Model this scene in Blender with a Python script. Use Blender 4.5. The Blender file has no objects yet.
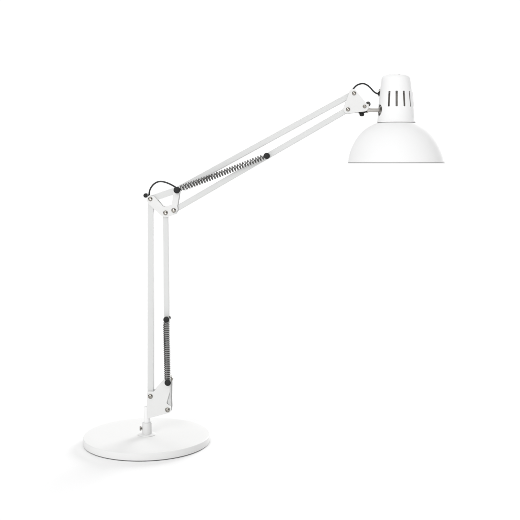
import bpy, bmesh, math
from mathutils import Vector

# ------------------------------------------------------------------ camera, light, exposure
SC = bpy.context.scene
F, CX, HY = 951.0, 260.0, 163.0        # focal length, centre column, horizon row (units of the 520 px photo)
D, HC = 1.7415, 0.511                  # distance from the lens to the lamp's base, height of the lens
cam = bpy.data.cameras.new('camera')
cam.lens = F / 520 * 36; cam.sensor_width = 36
cam.shift_y = -(260 - HY) / 520
cam.clip_start = 0.05; cam.clip_end = 500
camo = bpy.data.objects.new('camera', cam); SC.collection.objects.link(camo)
camo.location = (0, -D, HC); camo.rotation_euler = (math.pi / 2, 0, 0)
SC.camera = camo

W = bpy.data.worlds.new('World'); SC.world = W; W.use_nodes = True
nt = W.node_tree; bgn = nt.nodes['Background']
tc = nt.nodes.new('ShaderNodeTexCoord'); sx = nt.nodes.new('ShaderNodeSeparateXYZ')
nt.links.new(tc.outputs['Generated'], sx.inputs[0])
def ramp(sock, a, b, va, vb):
    m = nt.nodes.new('ShaderNodeMapRange'); m.interpolation_type = 'SMOOTHSTEP'
    nt.links.new(sock, m.inputs['Value'])
    for k, v in zip(('From Min', 'From Max', 'To Min', 'To Max'), (a, b, va, vb)): m.inputs[k].default_value = v
    return m.outputs['Result']
def math_(op, a, b):
    m = nt.nodes.new('ShaderNodeMath'); m.operation = op
    for i, s in enumerate((a, b)):
        if isinstance(s, (int, float)): m.inputs[i].default_value = s
        else: nt.links.new(s, m.inputs[i])
    return m.outputs[0]
# a white studio: dim on the front right, bright on the front left, white behind, soft top
front = ramp(sx.outputs['X'], -0.24, 0.06, 7.0, 0.02)
left_flag = ramp(sx.outputs['X'], -0.62, -0.24, 0.02, 1.0)
front = math_('MULTIPLY', front, left_flag)
back = 1.04
fb = ramp(sx.outputs['Y'], 0.7, 0.9, 0.0, 1.0)
side = math_('ADD', math_('MULTIPLY', front, math_('SUBTRACT', 1.0, fb)), math_('MULTIPLY', fb, back))
tz = ramp(sx.outputs['Z'], 0.35, 0.8, 0.0, 1.0)
val = math_('ADD', math_('MULTIPLY', side, math_('SUBTRACT', 1.0, tz)), math_('MULTIPLY', tz, 1.01))
comb = nt.nodes.new('ShaderNodeCombineColor')
for i in range(3): nt.links.new(val, comb.inputs[i])
nt.links.new(comb.outputs[0], bgn.inputs['Color']); bgn.inputs['Strength'].default_value = 1.0

def lamp_dir(o, frm):                                   # point a lamp from direction `frm` to the origin
    o.rotation_euler = Vector(frm).to_track_quat('Z', 'Y').to_euler()
az, el = math.radians(61), math.radians(12.5)             # big low softbox, behind and to the right
sl = bpy.data.lights.new('softbox_back_right', 'SUN'); sl.energy = 3.0; sl.angle = math.radians(30)
sl.color = (1, 1, 1)
so = bpy.data.objects.new('softbox_back_right', sl); SC.collection.objects.link(so)
lamp_dir(so, (math.cos(az) * math.cos(el), math.sin(az) * math.cos(el), math.sin(el)))

SC.view_settings.view_transform = 'Standard'; SC.view_settings.look = 'None'
SC.view_settings.exposure = 0; SC.view_settings.gamma = 1
SC.render.resolution_x = SC.render.resolution_y = 1024

# ------------------------------------------------------------------ materials
def mat(name, col, rough=0.5, metal=0.0, bump=0.0, scale=900, var=0.0, spec=0.5):
    m = bpy.data.materials.new(name); m.use_nodes = True
    t = m.node_tree; b = t.nodes['Principled BSDF']
    b.inputs['Base Color'].default_value = (*col, 1); b.inputs['Roughness'].default_value = rough
    b.inputs['Metallic'].default_value = metal; b.inputs['Specular IOR Level'].default_value = spec
    c = t.nodes.new('ShaderNodeTexCoord')
    n = t.nodes.new('ShaderNodeTexNoise'); n.inputs['Scale'].default_value = scale; n.inputs['Detail'].default_value = 2
    t.links.new(c.outputs['Object'], n.inputs['Vector'])
    if bump:
        bp = t.nodes.new('ShaderNodeBump'); bp.inputs['Strength'].default_value = bump; bp.inputs['Distance'].default_value = 0.0004
        t.links.new(n.outputs['Fac'], bp.inputs['Height']); t.links.new(bp.outputs['Normal'], b.inputs['Normal'])
    if var:
        mx = t.nodes.new('ShaderNodeMix'); mx.data_type = 'RGBA'
        mx.inputs['A'].default_value = (*[v * (1 - var) for v in col], 1); mx.inputs['B'].default_value = (*[min(1, v * (1 + var)) for v in col], 1)
        t.links.new(n.outputs['Fac'], mx.inputs['Factor']); t.links.new(mx.outputs['Result'], b.inputs['Base Color'])
    return m
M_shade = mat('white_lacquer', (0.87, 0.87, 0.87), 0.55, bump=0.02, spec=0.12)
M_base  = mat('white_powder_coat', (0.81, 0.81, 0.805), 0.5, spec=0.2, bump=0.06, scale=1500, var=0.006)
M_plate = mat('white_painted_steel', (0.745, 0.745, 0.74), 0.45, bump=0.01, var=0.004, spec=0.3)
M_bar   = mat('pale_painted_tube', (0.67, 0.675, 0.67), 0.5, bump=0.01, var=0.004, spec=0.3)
M_black = mat('black_plastic', (0.014, 0.014, 0.014), 0.5, spec=0.25)
M_knob = mat('dark_grey_plastic', (0.05, 0.05, 0.048), 0.4, spec=0.4)
M_cable = mat('black_cable', (0.012, 0.013, 0.014), 0.4)
M_steel = mat('nickel', (0.33, 0.315, 0.29), 0.24, metal=1, var=0.08, scale=600)
M_spring = mat('dark_spring_steel', (0.12, 0.117, 0.113), 0.3, metal=1, var=0.1)
M_stud  = mat('satin_steel', (0.55, 0.53, 0.505), 0.35, metal=1, var=0.03)
M_joint = mat('dark_nickel', (0.27, 0.26, 0.245), 0.38, metal=1, var=0.05)
M_inner = mat('inner_grey', (0.42, 0.40, 0.37), 0.6)
M_rim_shadow = mat('lip_shadow_grey', (0.46, 0.46, 0.46), 0.5, spec=0.2)  # shadow under the lamp shade's lip, put into a grey colour
M_foot  = mat('dark_rubber', (0.05, 0.05, 0.05), 0.7)
M_floor = mat('white_studio_floor', (0.93, 0.93, 0.93), 1.0, var=0.002, scale=3, spec=0.0)

# ------------------------------------------------------------------ frame of the lamp
X0 = (146.9 - CX) / F * D                               # base centre
YAW = math.radians(-3)
ct, st = math.cos(YAW), math.sin(YAW)
def L(u, z, d=0.0): return Vector((X0 + u * ct - d * st, u * st + d * ct, z))
def uz(px, py, d=-0.006):
    """place on the lamp's upright plane (u along the arm, z up), at depth d, read off the photograph"""
    rx, rz = (px - CX) / F, -(py - HY) / F
    # solve (s*rx, -D+s, HC+s*rz) on the plane with offset d
    # n=(-st,ct): -st*(x-X0)+ct*y=d
    s = (d - st * X0 + ct * D) / (-st * rx + ct)
    x, y, z = s * rx, -D + s, HC + s * rz
    return ((x - X0) * ct + y * st, z)
PX = D / F                                              # one photo pixel in metres at the lamp

root = bpy.data.objects.new('desk_lamp', None); SC.collection.objects.link(root)
root.location = (X0, 0, 0); root.empty_display_size = 0.1
root['label'] = 'white metal architect desk lamp with sprung double arm, dome shade and heavy round base'
root['category'] = 'desk lamp'

def link_obj(name, bm, m, parent=root, smooth=35):
    bmesh.ops.recalc_face_normals(bm, faces=bm.faces)
    org = Vector((X0, 0, 0))
    me = bpy.data.meshes.new(name); bm.to_mesh(me); bm.free()
    for v in me.vertices: v.co -= org
    me.materials.append(m)
    me.shade_smooth()
    if smooth < 180: me.set_sharp_from_angle(angle=math.radians(smooth))
    o = bpy.data.objects.new(name, me); SC.collection.objects.link(o); o.parent = parent
    return o

def round_poly(pts, rad, n=6):
    """pts: (u,z) corners, rad: one radius or a list"""
    out = []; N = len(pts)
    rads = rad if isinstance(rad, (list, tuple)) else [rad] * N
    for i in range(N):
        p = Vector(pts[i]); a = Vector(pts[i - 1]); b = Vector(pts[(i + 1) % N])
        da, db = (a - p), (b - p); la, lb = da.length, db.length; da.normalize(); db.normalize()
        ang = math.acos(max(-1, min(1, da.dot(db)))); r = rads[i]
        if r <= 0: out.append(p); continue
        t = min(r / math.tan(ang / 2), la * 0.49, lb * 0.49); r = t * math.tan(ang / 2)
        c = p + (da + db).normalized() * (r / math.sin(ang / 2))
        p0, p1 = p + da * t, p + db * t
        a0 = math.atan2(*(p0 - c).yx); a1 = math.atan2(*(p1 - c).yx)
        dlt = (a1 - a0 + math.pi) % (2 * math.pi) - math.pi
        for k in range(n + 1):
            th = a0 + dlt * k / n; out.append(c + Vector((math.cos(th), math.sin(th))) * r)
    return out

def plate_bm(pts, d0, d1, bev=0.0004):
    bm = bmesh.new()
    f = [bm.verts.new(L(p[0], p[1], d0)) for p in pts]; b = [bm.verts.new(L(p[0], p[1], d1)) for p in pts]
    ff = bm.faces.new(f); bf = bm.faces.new(b[::-1]); N = len(pts)
    for i in range(N): bm.faces.new((f[i], b[i], b[(i + 1) % N], f[(i + 1) % N]))
    if bev:
        bm.edges.ensure_lookup_table()
        es = list(ff.edges) + list(bf.edges)
        bmesh.ops.bevel(bm, geom=es, offset=bev, segments=2, affect='EDGES', clamp_overlap=True)
    return bm

def stadium(p, q, w, n=12, e0=None, e1=None):
    p, q = Vector(p), Vector(q); d = (q - p).normalized(); a = math.atan2(d.y, d.x); out = []
    for k in range(n + 1):
        t = a + math.pi / 2 + math.pi * k / n; out.append(p + Vector((math.cos(t), math.sin(t))) * w / 2)
    for k in range(n + 1):
        t = a - math.pi / 2 + math.pi * k / n; out.append(q + Vector((math.cos(t), math.sin(t))) * w / 2)
    return out

def lathe_n(c, prof, seg=32, bm=None):
    """revolve (r, d) about the axis through c=(u,z), along the depth axis"""
    bm = bm or bmesh.new(); rings = []
    for r, d in prof:
        if r <= 1e-6: rings.append([bm.verts.new(L(c[0], c[1], d))])
        else: rings.append([bm.verts.new(L(c[0] + r * math.cos(2 * math.pi * k / seg), c[1] + r * math.sin(2 * math.pi * k / seg), d)) for k in range(seg)])
    skin(bm, rings, seg); return bm
def skin(bm, rings, seg):
    for a, b in zip(rings, rings[1:]):
        for k in range(seg):
            k2 = (k + 1) % seg
            if len(a) == 1 and len(b) == 1: continue
            if len(a) == 1: bm.faces.new((a[0], b[k], b[k2]))
            elif len(b) == 1: bm.faces.new((a[k], b[0], a[k2]))
            else: bm.faces.new((a[k], b[k], b[k2], a[k2]))
def lathe_z(cx, cy, prof, seg=96):
    """revolve (r, z) about the vertical through (cx,cy)"""
    bm = bmesh.new(); rings = []
    for r, z in prof:
        if r <= 1e-6: rings.append([bm.verts.new((cx, cy, z))])
        else: rings.append([bm.verts.new((cx + r * math.cos(2 * math.pi * k / seg), cy + r * math.sin(2 * math.pi * k / seg), z)) for k in range(seg)])
    skin(bm, rings, seg); return bm
def lathe_axis(p, d, prof, seg=32, bm=None):
    """revolve (r, t) about the axis from p along d"""
    bm = bm or bmesh.new(); d = Vector(d).normalized(); e = d.orthogonal().normalized(); g = d.cross(e); rings = []
    for r, t in prof:
        o = Vector(p) + d * t
        if r <= 1e-6: rings.append([bm.verts.new(o)])
        else: rings.append([bm.verts.new(o + e * r * math.cos(2 * math.pi * k / seg) + g * r * math.sin(2 * math.pi * k / seg)) for k in range(seg)])
    skin(bm, rings, seg); return bm

def tube(path, r, seg=10, bm=None):
    bm = bm or bmesh.new(); rings = []; N = len(path); up = None
    for i, p in enumerate(path):
        t = (path[min(i + 1, N - 1)] - path[max(i - 1, 0)]).normalized()
        if up is None: up = t.orthogonal().normalized()
        up = (up - t * up.dot(t)).normalized(); s = t.cross(up)
        rings.append([bm.verts.new(p + (up * math.cos(2 * math.pi * k / seg) + s * math.sin(2 * math.pi * k / seg)) * r) for k in range(seg)])
    skin(bm, rings, seg); bm.faces.new(rings[0]); bm.faces.new(rings[-1][::-1]); return bm
def smooth_path(pts, n=14):
    out = []; P = [pts[0] * 2 - pts[1]] + pts + [pts[-1] * 2 - pts[-2]]
    for i in range(1, len(P) - 2):
        for k in range(n):
            t = k / n; a, b, c, d = P[i - 1], P[i], P[i + 1], P[i + 2]
            out.append(0.5 * ((2 * b) + (c - a) * t + (2 * a - 5 * b + 4 * c - d) * t * t + (3 * b - a - 3 * c + d) * t ** 3))
    out.append(pts[-1]); return out

# ------------------------------------------------------------------ floor
bm = bmesh.new()
vs = [bm.verts.new(p) for p in ((-60, -20, 0), (60, -20, 0), (60, 100, 0), (-60, 100, 0))]; bm.faces.new(vs)
me = bpy.data.meshes.new('floor'); bm.to_mesh(me); bm.free(); me.materials.append(M_floor)
fl = bpy.data.objects.new('floor', me); SC.collection.objects.link(fl); fl['kind'] = 'structure'

# ------------------------------------------------------------------ base
R, T = 0.1148, 0.0139
prof = [(0, 0.0012), (R - 0.0014, 0.0012), (R - 0.0004, 0.0016), (R, 0.0026)]
for k in range(7):
    a = k / 6 * math.pi / 2; prof.append((R - 0.0012 + 0.0012 * math.cos(a), T - 0.0012 + 0.0012 * math.sin(a)))
prof += [(R * 0.8, T), (R * .5, T), (0, T)]
base = link_obj('base', lathe_z(X0, 0, prof, 160), M_base)
link_obj('foot_pad', lathe_z(X0, 0, [(0, 0.00005), (R - 0.0022, 0.00005), (R - 0.0016, 0.0004), (R - 0.0016, 0.0013), (0, 0.0013)], 160), M_foot, base)

# flange, collar, pin
px = PX
cxp = X0 + 0.2 * px
zf = T
link_obj('flange', lathe_z(cxp, 0, [(0, zf), (8.6 * px, zf), (8.9 * px, zf + .0004), (8.7 * px, zf + .0012), (8.2 * px, zf + .0016), (5.5 * px, zf + .0018), (0, zf + .0018)], 64), M_base, base)
zc0, zc1 = zf + .0017, zf + 0.0225
collar = link_obj('collar', lathe_z(cxp, 0, [(4.7 * px, zc0), (4.85 * px, zc0 + .001), (4.85 * px, zc1 - .0008), (4.6 * px, zc1), (3.75 * px, zc1), (3.6 * px, zc1 - .0005), (3.6 * px, zc1 - .012), (0, zc1 - .012)], 64), M_plate)
link_obj('set_screw', lathe_axis((cxp - 4.6 * px, -0.001, (zc0 + zc1) / 2 - .0005), (-1, -0.15, 0), [(0, 0), (1.2 * px, 0), (1.2 * px, 1.0 * px), (2.1 * px, 1.1 * px), (2.2 * px, 1.5 * px), (2.1 * px, 2.6 * px), (1.8 * px, 2.8 * px), (0, 2.8 * px)], 24), M_steel, collar)
zt = HC - (406.2 - HY) * px
link_obj('pivot_pin', lathe_z(cxp, 0, [(0, zc1 - .011), (3.2 * px, zc1 - .011), (3.2 * px, zt - .001), (2.8 * px, zt), (0, zt)], 48), M_shade)

# ------------------------------------------------------------------ plates, bars, screws
DF = -0.0085      # front face of the plates
TH = 0.0016
def screw(px_, py_, parent, d=DF, r=2.15, m=M_steel):
    c = uz(px_, py_, d); r *= px * .93
    b = lathe_n(c, [(r * 1.12, d + .0006), (r * 1.12, d - .0003), (r, d - .0006), (r, d - .0012), (r * .9, d - .0018), (r * .6, d - .0023), (r * .42, d - .0024), (r * .40, d - .0014), (0, d - .0013)], 28)
    return link_obj('screw', b, m, parent)
def rear_nut(px_, py_, parent, d=-DF):
    c = uz(px_, py_, DF); r = 2.2 * px
    b = lathe_n(c, [(r, d - .0004), (r, d + .0022), (r * .6, d + .0026), (r * .55, d + .0035), (0, d + .0035)], 6)
    return link_obj('nut', b, m=M_steel, parent=parent)
def poly(pts, d=DF): return [uz(x, y, d) for x, y in pts]

# lower bracket: two shaped plates
lb = [(147.1, 391.2), (153.6, 391.6), (164.6, 378.9), (171.2, 378.4), (170.6, 386), (169.6, 392.0), (166.5, 403.2), (171.2, 407.5), (170.4, 412.6), (163, 414.6), (150.5, 417.9), (147.1, 418.6)]
lrad = [.004, .002, .002, .005, .01, .01, .0012, .003, .0055, 0.003, .003, .002]
lb_uz = poly(lb)
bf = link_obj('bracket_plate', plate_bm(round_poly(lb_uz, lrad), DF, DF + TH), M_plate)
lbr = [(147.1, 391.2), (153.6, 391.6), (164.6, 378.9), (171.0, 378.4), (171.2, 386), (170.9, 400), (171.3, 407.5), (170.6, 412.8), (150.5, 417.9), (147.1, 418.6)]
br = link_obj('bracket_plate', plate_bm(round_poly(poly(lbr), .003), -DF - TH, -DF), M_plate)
# folded web joining the two plates along the underside
web = poly([(150.5, 416.2), (165.5, 412.3), (165.8, 413.6), (150.7, 417.5)])
link_obj('bracket_web', plate_bm(web, DF + TH, -DF - TH, 0.0002), M_plate)
for x, y in ((150.4, 396.4), (167.5, 409.9)): screw(x, y, bf, r=2.35); rear_nut(x, y, br)

BW = 0.0102       # tube width
bd = 0.0052       # half depth of a tube
def bar(name, p, q, w=BW, d=bd, e0=0.0, e1=0.0, m=M_bar):
    a, b = Vector(uz(*p, -d)), Vector(uz(*q, -d)); t = (b - a).normalized(); n = Vector((-t.y, t.x)) * w / 2
    a = a - t * e0; b = b + t * e1
    return link_obj(name, plate_bm(round_poly([a + n, a - n, b - n, b + n], 0.002, 4), -d, d, 0.0008), m)
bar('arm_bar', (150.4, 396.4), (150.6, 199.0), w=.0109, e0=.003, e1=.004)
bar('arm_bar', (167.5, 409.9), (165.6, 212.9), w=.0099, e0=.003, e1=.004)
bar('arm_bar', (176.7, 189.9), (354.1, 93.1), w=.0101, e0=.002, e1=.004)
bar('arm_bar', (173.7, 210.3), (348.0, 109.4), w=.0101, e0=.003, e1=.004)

# elbow: angled plates A-B-C, front and back, the tie A-K and the short link K-C
A, B, Cc, K1 = (150.3, 199.0), (165.5, 212.9), (173.7, 210.4), (176.7, 190.1)
def chain_outline(pts, w):
    out = []
    return out
elb = [(145.6, 199.5), (149.0, 194.6), (154.2, 196.4), (163.0, 206.9), (176.5, 203.6), (178.4, 208.5), (175.5, 214.2), (165.8, 217.6), (161.6, 215.9), (149.2, 204.6)]
er = [.006, .006, .006, .003, .004, .007, .006, .006, .005, .005]
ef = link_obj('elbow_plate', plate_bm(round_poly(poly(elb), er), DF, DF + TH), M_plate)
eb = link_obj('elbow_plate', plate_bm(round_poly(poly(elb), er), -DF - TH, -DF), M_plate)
for p in (A, B, Cc): rear_nut(*p, eb)
screw(*A, ef, r=2.15); screw(*B, ef, r=2.3)
tie = link_obj('tie_bar', plate_bm(stadium(uz(*A, DF), uz(*K1, DF), .0116), -bd, bd, .0006), M_bar)
d2 = DF - .0018
lk = link_obj('link', plate_bm(stadium(uz(*K1, d2), uz(*Cc, d2), .0106), d2, d2 + .0016), M_plate)
lk2 = link_obj('link', plate_bm(stadium(uz(*K1, DF), uz(*Cc, DF), .0106), -d2 - .0016, -d2), M_plate)
screw(*Cc, lk, d=d2, r=2.3)

# head plates (rounded triangle)
hp = [(354.4, 88.6), (369.6, 106.8), (366.5, 111.2), (346.2, 113.6), (343.3, 107.8), (350.6, 89.6)]
hr = [.004, .006, .006, .007, .007, .007]
hf = link_obj('head_plate', plate_bm(round_poly(poly([(354.0, 88.4), (369.6, 107.2), (366.2, 111.2), (345.8, 113.7), (342.9, 109.6), (350.4, 89.6)]), [.006, .006, .006, .006, .006, .005]), DF, DF + TH), M_plate)
hb = link_obj('head_plate', plate_bm(round_poly(poly([(354.0, 88.4), (369.6, 107.2), (366.2, 111.2), (345.8, 113.7), (342.9, 109.6), (350.4, 89.6)]), .006), -DF - TH, -DF), M_plate)
for x, y, r in ((354.1, 93.3, 2.0), (348.0, 109.4, 2.0), (364.6, 106.5, 1.75)):
    screw(x, y, hf, r=r); rear_nut(x, y, hb)

# ------------------------------------------------------------------ springs and their black knobs
def knob(px_, py_, d0, d1, r=3.15):
    c = uz(px_, py_, min(d0, d1)) if d0 < 0 else uz(px_, py_, DF); r *= px; s = 1 if d1 > d0 else -1
    b = lathe_n(c, [(0, d0), (r * .5, d0), (r * .5, d1 - s * .004), (r * .96, d1 - s * .004), (r, d1 - s * .0032), (r, d1 - s * .0012), (r * .9, d1 - s * .0004), (r * .6, d1), (0, d1)], 32)
    return link_obj('spring_knob', b, M_black)
def spring(p, q, dc, coils, rad, wire, gap=1.0, phase=0.0):
    a = uz(*p, dc) if dc < 0 else uz(*p, -0.012); b = uz(*q, dc) if dc < 0 else uz(*q, -0.012)
    a, b = L(*a, dc), L(*b, dc); ax = (b - a); ln = ax.length; ax.normalize()
    n = L(0, 0, 1) - L(0, 0, 0); e = ax.cross(n).normalized(); st_ = coils * 16; lead = gap * 3.0 * px
    path = [a, a + ax * lead * .5]
    for k in range(st_ + 1):
        t = k / st_; th = 2 * math.pi * coils * t + phase
        rr = rad * min(1, t * coils * 1.2 + .15, (1 - t) * coils * 1.2 + .15)
        path.append(a + ax * (lead + (ln - 2 * lead) * t) + (e * math.cos(th) + n * math.sin(th)) * rr)
    path += [b - ax * lead * .5, b]
    return link_obj('spring', tube(path, wire, 6), M_spring, smooth=180)
S1, S2, K2 = (166.2, 319.8), (167.6, 383.0), (266.7, 155.9)
SD = 0.0125
for s, ph in ((-1, 0), (1, 1.6)):
    spring(K1, K2, s * SD, 33, 2.75 * px, .0008, 0.9, ph)
    spring((S1[0] - (1.7 if s > 0 else 0), S1[1]), (S2[0] - (1.7 if s > 0 else 0), S2[1]), s * SD, 28, 2.85 * px, .00085, 0.7, ph)
d3 = 0.0185
knob(*K1, -.0095, -d3, 3.3); knob(*K2, -.0045, -d3, 3.1); knob(*S1, -.0045, -d3, 3.0); knob(*S2, -.0075, -d3, 3.15)
knob(*K1, .0095, d3, 2.6); knob(*K2, .0045, d3, 2.6); knob(*S1, .0045, d3, 2.6)
# rear lower knob sits higher, seen past the spring
c = uz(170.6, 378.0, .012)
link_obj('rear_pivot', lathe_n(c, [(0, .004), (2.9 * px, .004), (2.9 * px, .0105), (2.4 * px, .0115), (0, .0115)], 32), M_steel)
# bent wire end of the rear spring beside the upper knob
h0 = L(*uz(168.4, 320.5, -.006), -.006); h1 = L(*uz(169.2, 318.6, -.006), -.006); h2 = L(*uz(169.6, 316.2, -.004), -.004)
link_obj('spring_hook', tube(smooth_path([h0, h1, h2], 6), .0008, 8), M_spring)

# ------------------------------------------------------------------ cables
def cable(pts, r=.00125):
    return link_obj('cable', tube(smooth_path([L(*uz(x, y, d), d) for x, y, d in pts]), r, 12), M_cable, smooth=180)
cable([(150.6, 203, .0), (149.4, 197.0, .004), (149.3, 192.6, .004), (150.6, 188.4, .002), (153.4, 184.6, .0), (157.0, 182.2, -.002), (161, 181.5, -.003), (166, 182.5, -.003), (171, 184.6, -.003), (175.8, 187.4, -.002), (180, 190.5, 0)], .0015)
cb = cable([(350.5, 93.5, .0), (353.4, 88.8, .002), (356.6, 85.5, .004), (360.4, 83.9, .006), (363.8, 83.7, .007), (367.4, 85.3, .008), (370.6, 88.0, .008), (373.4, 91.2, .008), (376.4, 93.3, .008), (379.6, 93.9, .009), (382, 93.9, .01)], .00145)
# little black clip at the left of the elbow
c0 = uz(146.1, 195.4, .002)
link_obj('cable_clip', lathe_n(c0, [(0, -.006), (1.6 * px, -.006), (2.1 * px, -.0052), (2.2 * px, -.003), (2.2 * px, .004), (1.6 * px, .006), (0, .006)], 24), M_black)
p0 = L(*uz(146.1, 195.8, 0), 0); p1 = L(*uz(149.6, 197.6, 0), 0)
link_obj('clip_stem', tube([p0, p1], .0018, 10), M_black)
p2, p3 = L(*uz(153.2, 199.6, -.006), -.0062), L(*uz(156.2, 199.7, -.006), -.0062)
# ------------------------------------------------------------------ head
hx, hz = uz(396.3, HY, 0.006)
HCn = L(hx, 0, 0.006)                                   # head axis
sc = (HCn.y + D) / F                                    # metres per photo px at the head
def zz(py): return HC - (py - HY) * sc
def build_cap():
    outer = [(19.3, 122.6), (19.45, 122.0), (19.2, 121.2), (18.75, 120.6), (18.5, 118), (18.2, 112), (17.6, 105), (16.9, 98), (16.1, 91), (15.3, 85), (14.85, 81.5)]
    rc, n = 3.9, 10
    for k in range(1, n + 1):
        a = k / n * math.radians(82); outer.append((14.65 - rc + rc * math.cos(a), 79.6 - rc * math.sin(a) * 1.05))
    outer += [(9.0, 75.05), (6, 74.85), (0, 74.75)]
    th = 0.65; inner = []
    for r, y in outer[::-1]: inner.append((max(0, r - th), y + (th if y < 77 else th * .3)))
    inner = [(r, min(y, 122.4)) for r, y in inner]
    prof = [(r * sc, zz(y)) for r, y in outer] + [(r * sc, zz(y)) for r, y in inner]
    # ends at the outer axis point, then restarts at the inner one: two shells closed at the bottom
    no = len(outer); bm = bmesh.new(); seg = 144
    def ring(r, z): return [bm.verts.new((HCn.x, HCn.y, z))] if r < 1e-6 else [bm.verts.new((HCn.x + r * math.cos(2 * math.pi * k / seg), HCn.y + r * math.sin(2 * math.pi * k / seg), z)) for k in range(seg)]
    ro = [ring(*p) for p in prof[:no]]; ri = [ring(*p) for p in prof[no:]]
    skin(bm, ro, seg); skin(bm, ri, seg); skin(bm, [ri[-1], ro[0]], seg)
    bmesh.ops.recalc_face_normals(bm, faces=bm.faces)
    return bm
def to_tmp(bm):
    me = bpy.data.meshes.new('tmp'); bm.to_mesh(me); bm.free()
    o = bpy.data.objects.new('tmp', me); SC.collection.objects.link(o); return o
def box_cut(bm, c, dx, dy, hx_, hy_, z0, z1):
    """radial slot cutter: centre c, radial dir (dx,dy), half length hx_, half width hy_"""
    rx, ry = -dy, dx; n = 5; loop = []
    # rounded ends top and bottom
    prof = []
    rr = hy_ * 0.45
    for sx_, zc_, a0 in ((1, z1 - rr, 0), (-1, z1 - rr, 90), (-1, z0 + rr, 180), (1, z0 + rr, 270)):
        for k in range(n + 1):
            a = math.radians(a0 + 90 * k / n); prof.append((sx_ * (hy_ - rr) + rr * math.cos(a), zc_ + rr * math.sin(a)))
    f = [bm.verts.new((c[0] - dx * hx_ + rx * w, c[1] - dy * hx_ + ry * w, z)) for w, z in prof]
    b = [bm.verts.new((c[0] + dx * hx_ + rx * w, c[1] + dy * hx_ + ry * w, z)) for w, z in prof]
    bm.faces.new(f); bm.faces.new(b[::-1]); N = len(prof)
    for i in range(N): bm.faces.new((f[i], b[i], b[(i + 1) % N], f[(i + 1) % N]))
cut = bmesh.new()
view = math.atan2(-D - HCn.y, -HCn.x)                    # direction from the head to the lens
stud_az = math.radians(180 + 12)
for k in range(-1, 9):
    a = view + math.radians(1.2 + 25.8 * k)
    c = (HCn.x + math.cos(a) * 16.5 * sc, HCn.y + math.sin(a) * 16.5 * sc)
    box_cut(cut, c, math.cos(a), math.sin(a), 3.5 * sc, 1.08 * sc, zz(107.3), zz(91.9))
for k in range(7):                                       # small vents round the top
    a = view + math.radians(14 + 51.4 * k)
    c = (HCn.x + math.cos(a) * 10.2 * sc, HCn.y + math.sin(a) * 10.2 * sc)
    box_cut(cut, c, math.cos(a), math.sin(a), 1.9 * sc, 0.9 * sc, zz(79), zz(72))
lathe_axis((HCn.x + math.cos(stud_az) * 10 * sc, HCn.y + math.sin(stud_az) * 10 * sc, zz(110.4)), (math.cos(stud_az), math.sin(stud_az), 0), [(0, 0), (5.9 * sc, 0), (5.9 * sc, 15 * sc), (0, 15 * sc)], 40, cut)
bmesh.ops.recalc_face_normals(cut, faces=cut.faces)
co, cu = to_tmp(build_cap()), to_tmp(cut)
md = co.modifiers.new('b', 'BOOLEAN'); md.operation = 'DIFFERENCE'; md.object = cu; md.solver = 'EXACT'
dg = bpy.context.evaluated_depsgraph_get(); dg.update()
bm = bmesh.new(); bm.from_mesh(bpy.data.meshes.new_from_object(co.evaluated_get(dg)))
for o in (co, cu): bpy.data.objects.remove(o, do_unlink=True)
cap = link_obj('lamp_cap', bm, M_shade, smooth=40)

# dome shade
outer = [(48.0, 163.0), (48.35, 162.4), (48.1, 161.4)]
key = [(47.9, 161.4), (46.9, 155.5), (44.6, 148.4), (41.4, 141.8), (37.2, 135.6), (32.0, 130.2), (26.2, 126.3), (20.0, 123.4), (13, 121.9), (8, 121.4)]
kp = smooth_path([Vector((a, b, 0)) for a, b in key], 6)
outer = [(47.7, 162.5), (47.9, 162.3)] + [(p.x, p.y) for p in kp]
inner = [(max(8, r - .6), y + (.6 if r < 40 else .25)) for r, y in outer[::-1]]
inner = [p for p in inner if p[1] < 162.0] + [(47.5, 162.5)]
pr = [(r * sc, zz(y)) for r, y in outer + inner]; pr.append(pr[0])
shade = link_obj('lamp_shade', lathe_z(HCn.x, HCn.y, pr, 160), M_shade, smooth=50)
link_obj('rim_shadow', lathe_z(HCn.x, HCn.y, [(a * sc, zz(b)) for a, b in ((47.3, 162.4), (47.95, 162.1), (48.05, 162.5), (48.0, 163.0), (47.7, 163.2), (47.3, 163.0), (47.3, 162.4))], 160), M_rim_shadow, shade, smooth=60)  # thin grey ring added to draw the shadow line under the lip
link_obj('bulb_socket', lathe_z(HCn.x, HCn.y, [(0, zz(93.4)), (8.6 * sc, zz(93.4)), (9.2 * sc, zz(94.2)), (10 * sc, zz(122)), (8.6 * sc, zz(127)), (7.4 * sc, zz(127)), (7.2 * sc, zz(112)), (0, zz(112))], 48), M_inner, cap)

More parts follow.
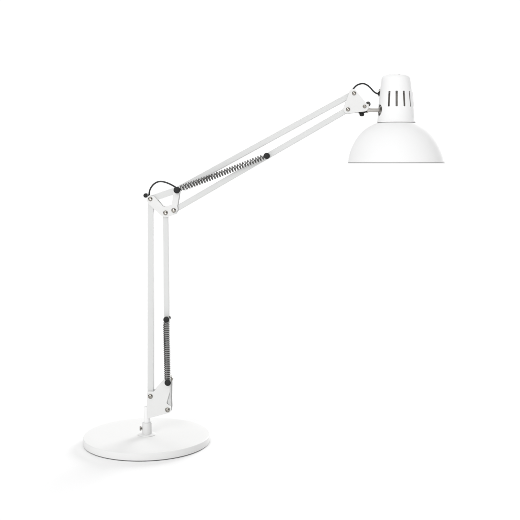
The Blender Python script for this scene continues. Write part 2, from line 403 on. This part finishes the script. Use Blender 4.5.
# swivel stud with its ball in the housing
sa = L(*uz(367.2, 110.2, 0), 0.0); sb = Vector((HCn.x - 17 * sc, sa.y + .001, zz(110.4)))
stud = link_obj('swivel_stud', tube([sa, sa.lerp(sb, .5), sb], 1.95 * px, 24), M_stud)
dv = (sb - sa)
link_obj('stud_collar', lathe_axis(sa - dv.normalized() * .002, dv, [(0, 0), (2.6 * px, 0), (2.9 * px, .0006), (2.9 * px, .0032), (2.5 * px, .0038), (0, .0038)], 32), M_stud, stud)
bc = Vector((HCn.x + math.cos(stud_az) * 12.6 * sc, HCn.y + math.sin(stud_az) * 12.6 * sc, zz(110.4)))
prb = [(6.6 * sc * math.sin(math.pi * k / 16), -5.2 * sc * math.cos(math.pi * k / 16)) for k in range(17)]
link_obj('swivel_ball', lathe_axis(bc, (math.cos(stud_az), math.sin(stud_az), 0), prb, 40), M_joint, stud)

# cable grommet on the cap
ga = L(*uz(378.3, 93.6, .009), .009); 
link_obj('cable_gland', lathe_axis(ga, (1, 0.12, 0.0), [(0, -.001), (1.2 * px, -.001), (1.7 * px, 0), (1.9 * px, .0008), (1.9 * px, .0042), (0, .0042)], 24), M_black, cap)
gb = L(*uz(379.2, 90.6, .008), .008)
link_obj('gland_screw', lathe_axis(gb, (1, 0.12, 0), [(0, -.0006), (1.1 * px, -.0006), (1.3 * px, 0), (1.3 * px, .004), (0, .004)], 20), M_joint, cap)
link_obj('gland_clip', tube([L(*uz(379.0, 96.4, .009), .009), L(*uz(379.4, 90.5, .009), .009)], .0011, 8), M_black, cap)

# tilt lock: black knob below, dark rear knob above
k0 = L(*uz(361.8, 115.4, 0), 0)
kn = link_obj('tilt_knob', lathe_axis(L(*uz(361.8, 110.0, 0), 0), L(*uz(361.9, 116, 0), 0) - L(*uz(361.8, 110, 0), 0), [(0, 0), (1.8 * px, 0), (1.7 * px, 2.4 * px), (2.2 * px, 3.0 * px), (2.45 * px, 4.0 * px), (2.35 * px, 4.9 * px), (1.9 * px, 5.7 * px), (1.1 * px, 6.2 * px), (0, 6.3 * px)], 28), M_black)
link_obj('tilt_clamp', plate_bm(round_poly(poly([(358.6, 112.0), (366.6, 109.8), (367.6, 111.6), (364.4, 113.0), (359.0, 113.4)], -.005), .001), -.006, .006, .0004), M_black)
c = uz(368.0, 104.2, .006)
link_obj('rear_knob', lathe_n(c, [(0, .0), (2.4 * px, .0), (2.5 * px, .001), (2.5 * px, .014), (2.0 * px, .016), (0, .016)], 28), M_knob)
link_obj('swivel_yoke', plate_bm(round_poly(poly([(363.0, 104.0), (368.8, 104.2), (369.4, 111.6), (364, 111.0)], -.004), .0015), -.0045, .0045, .0005), M_stud)
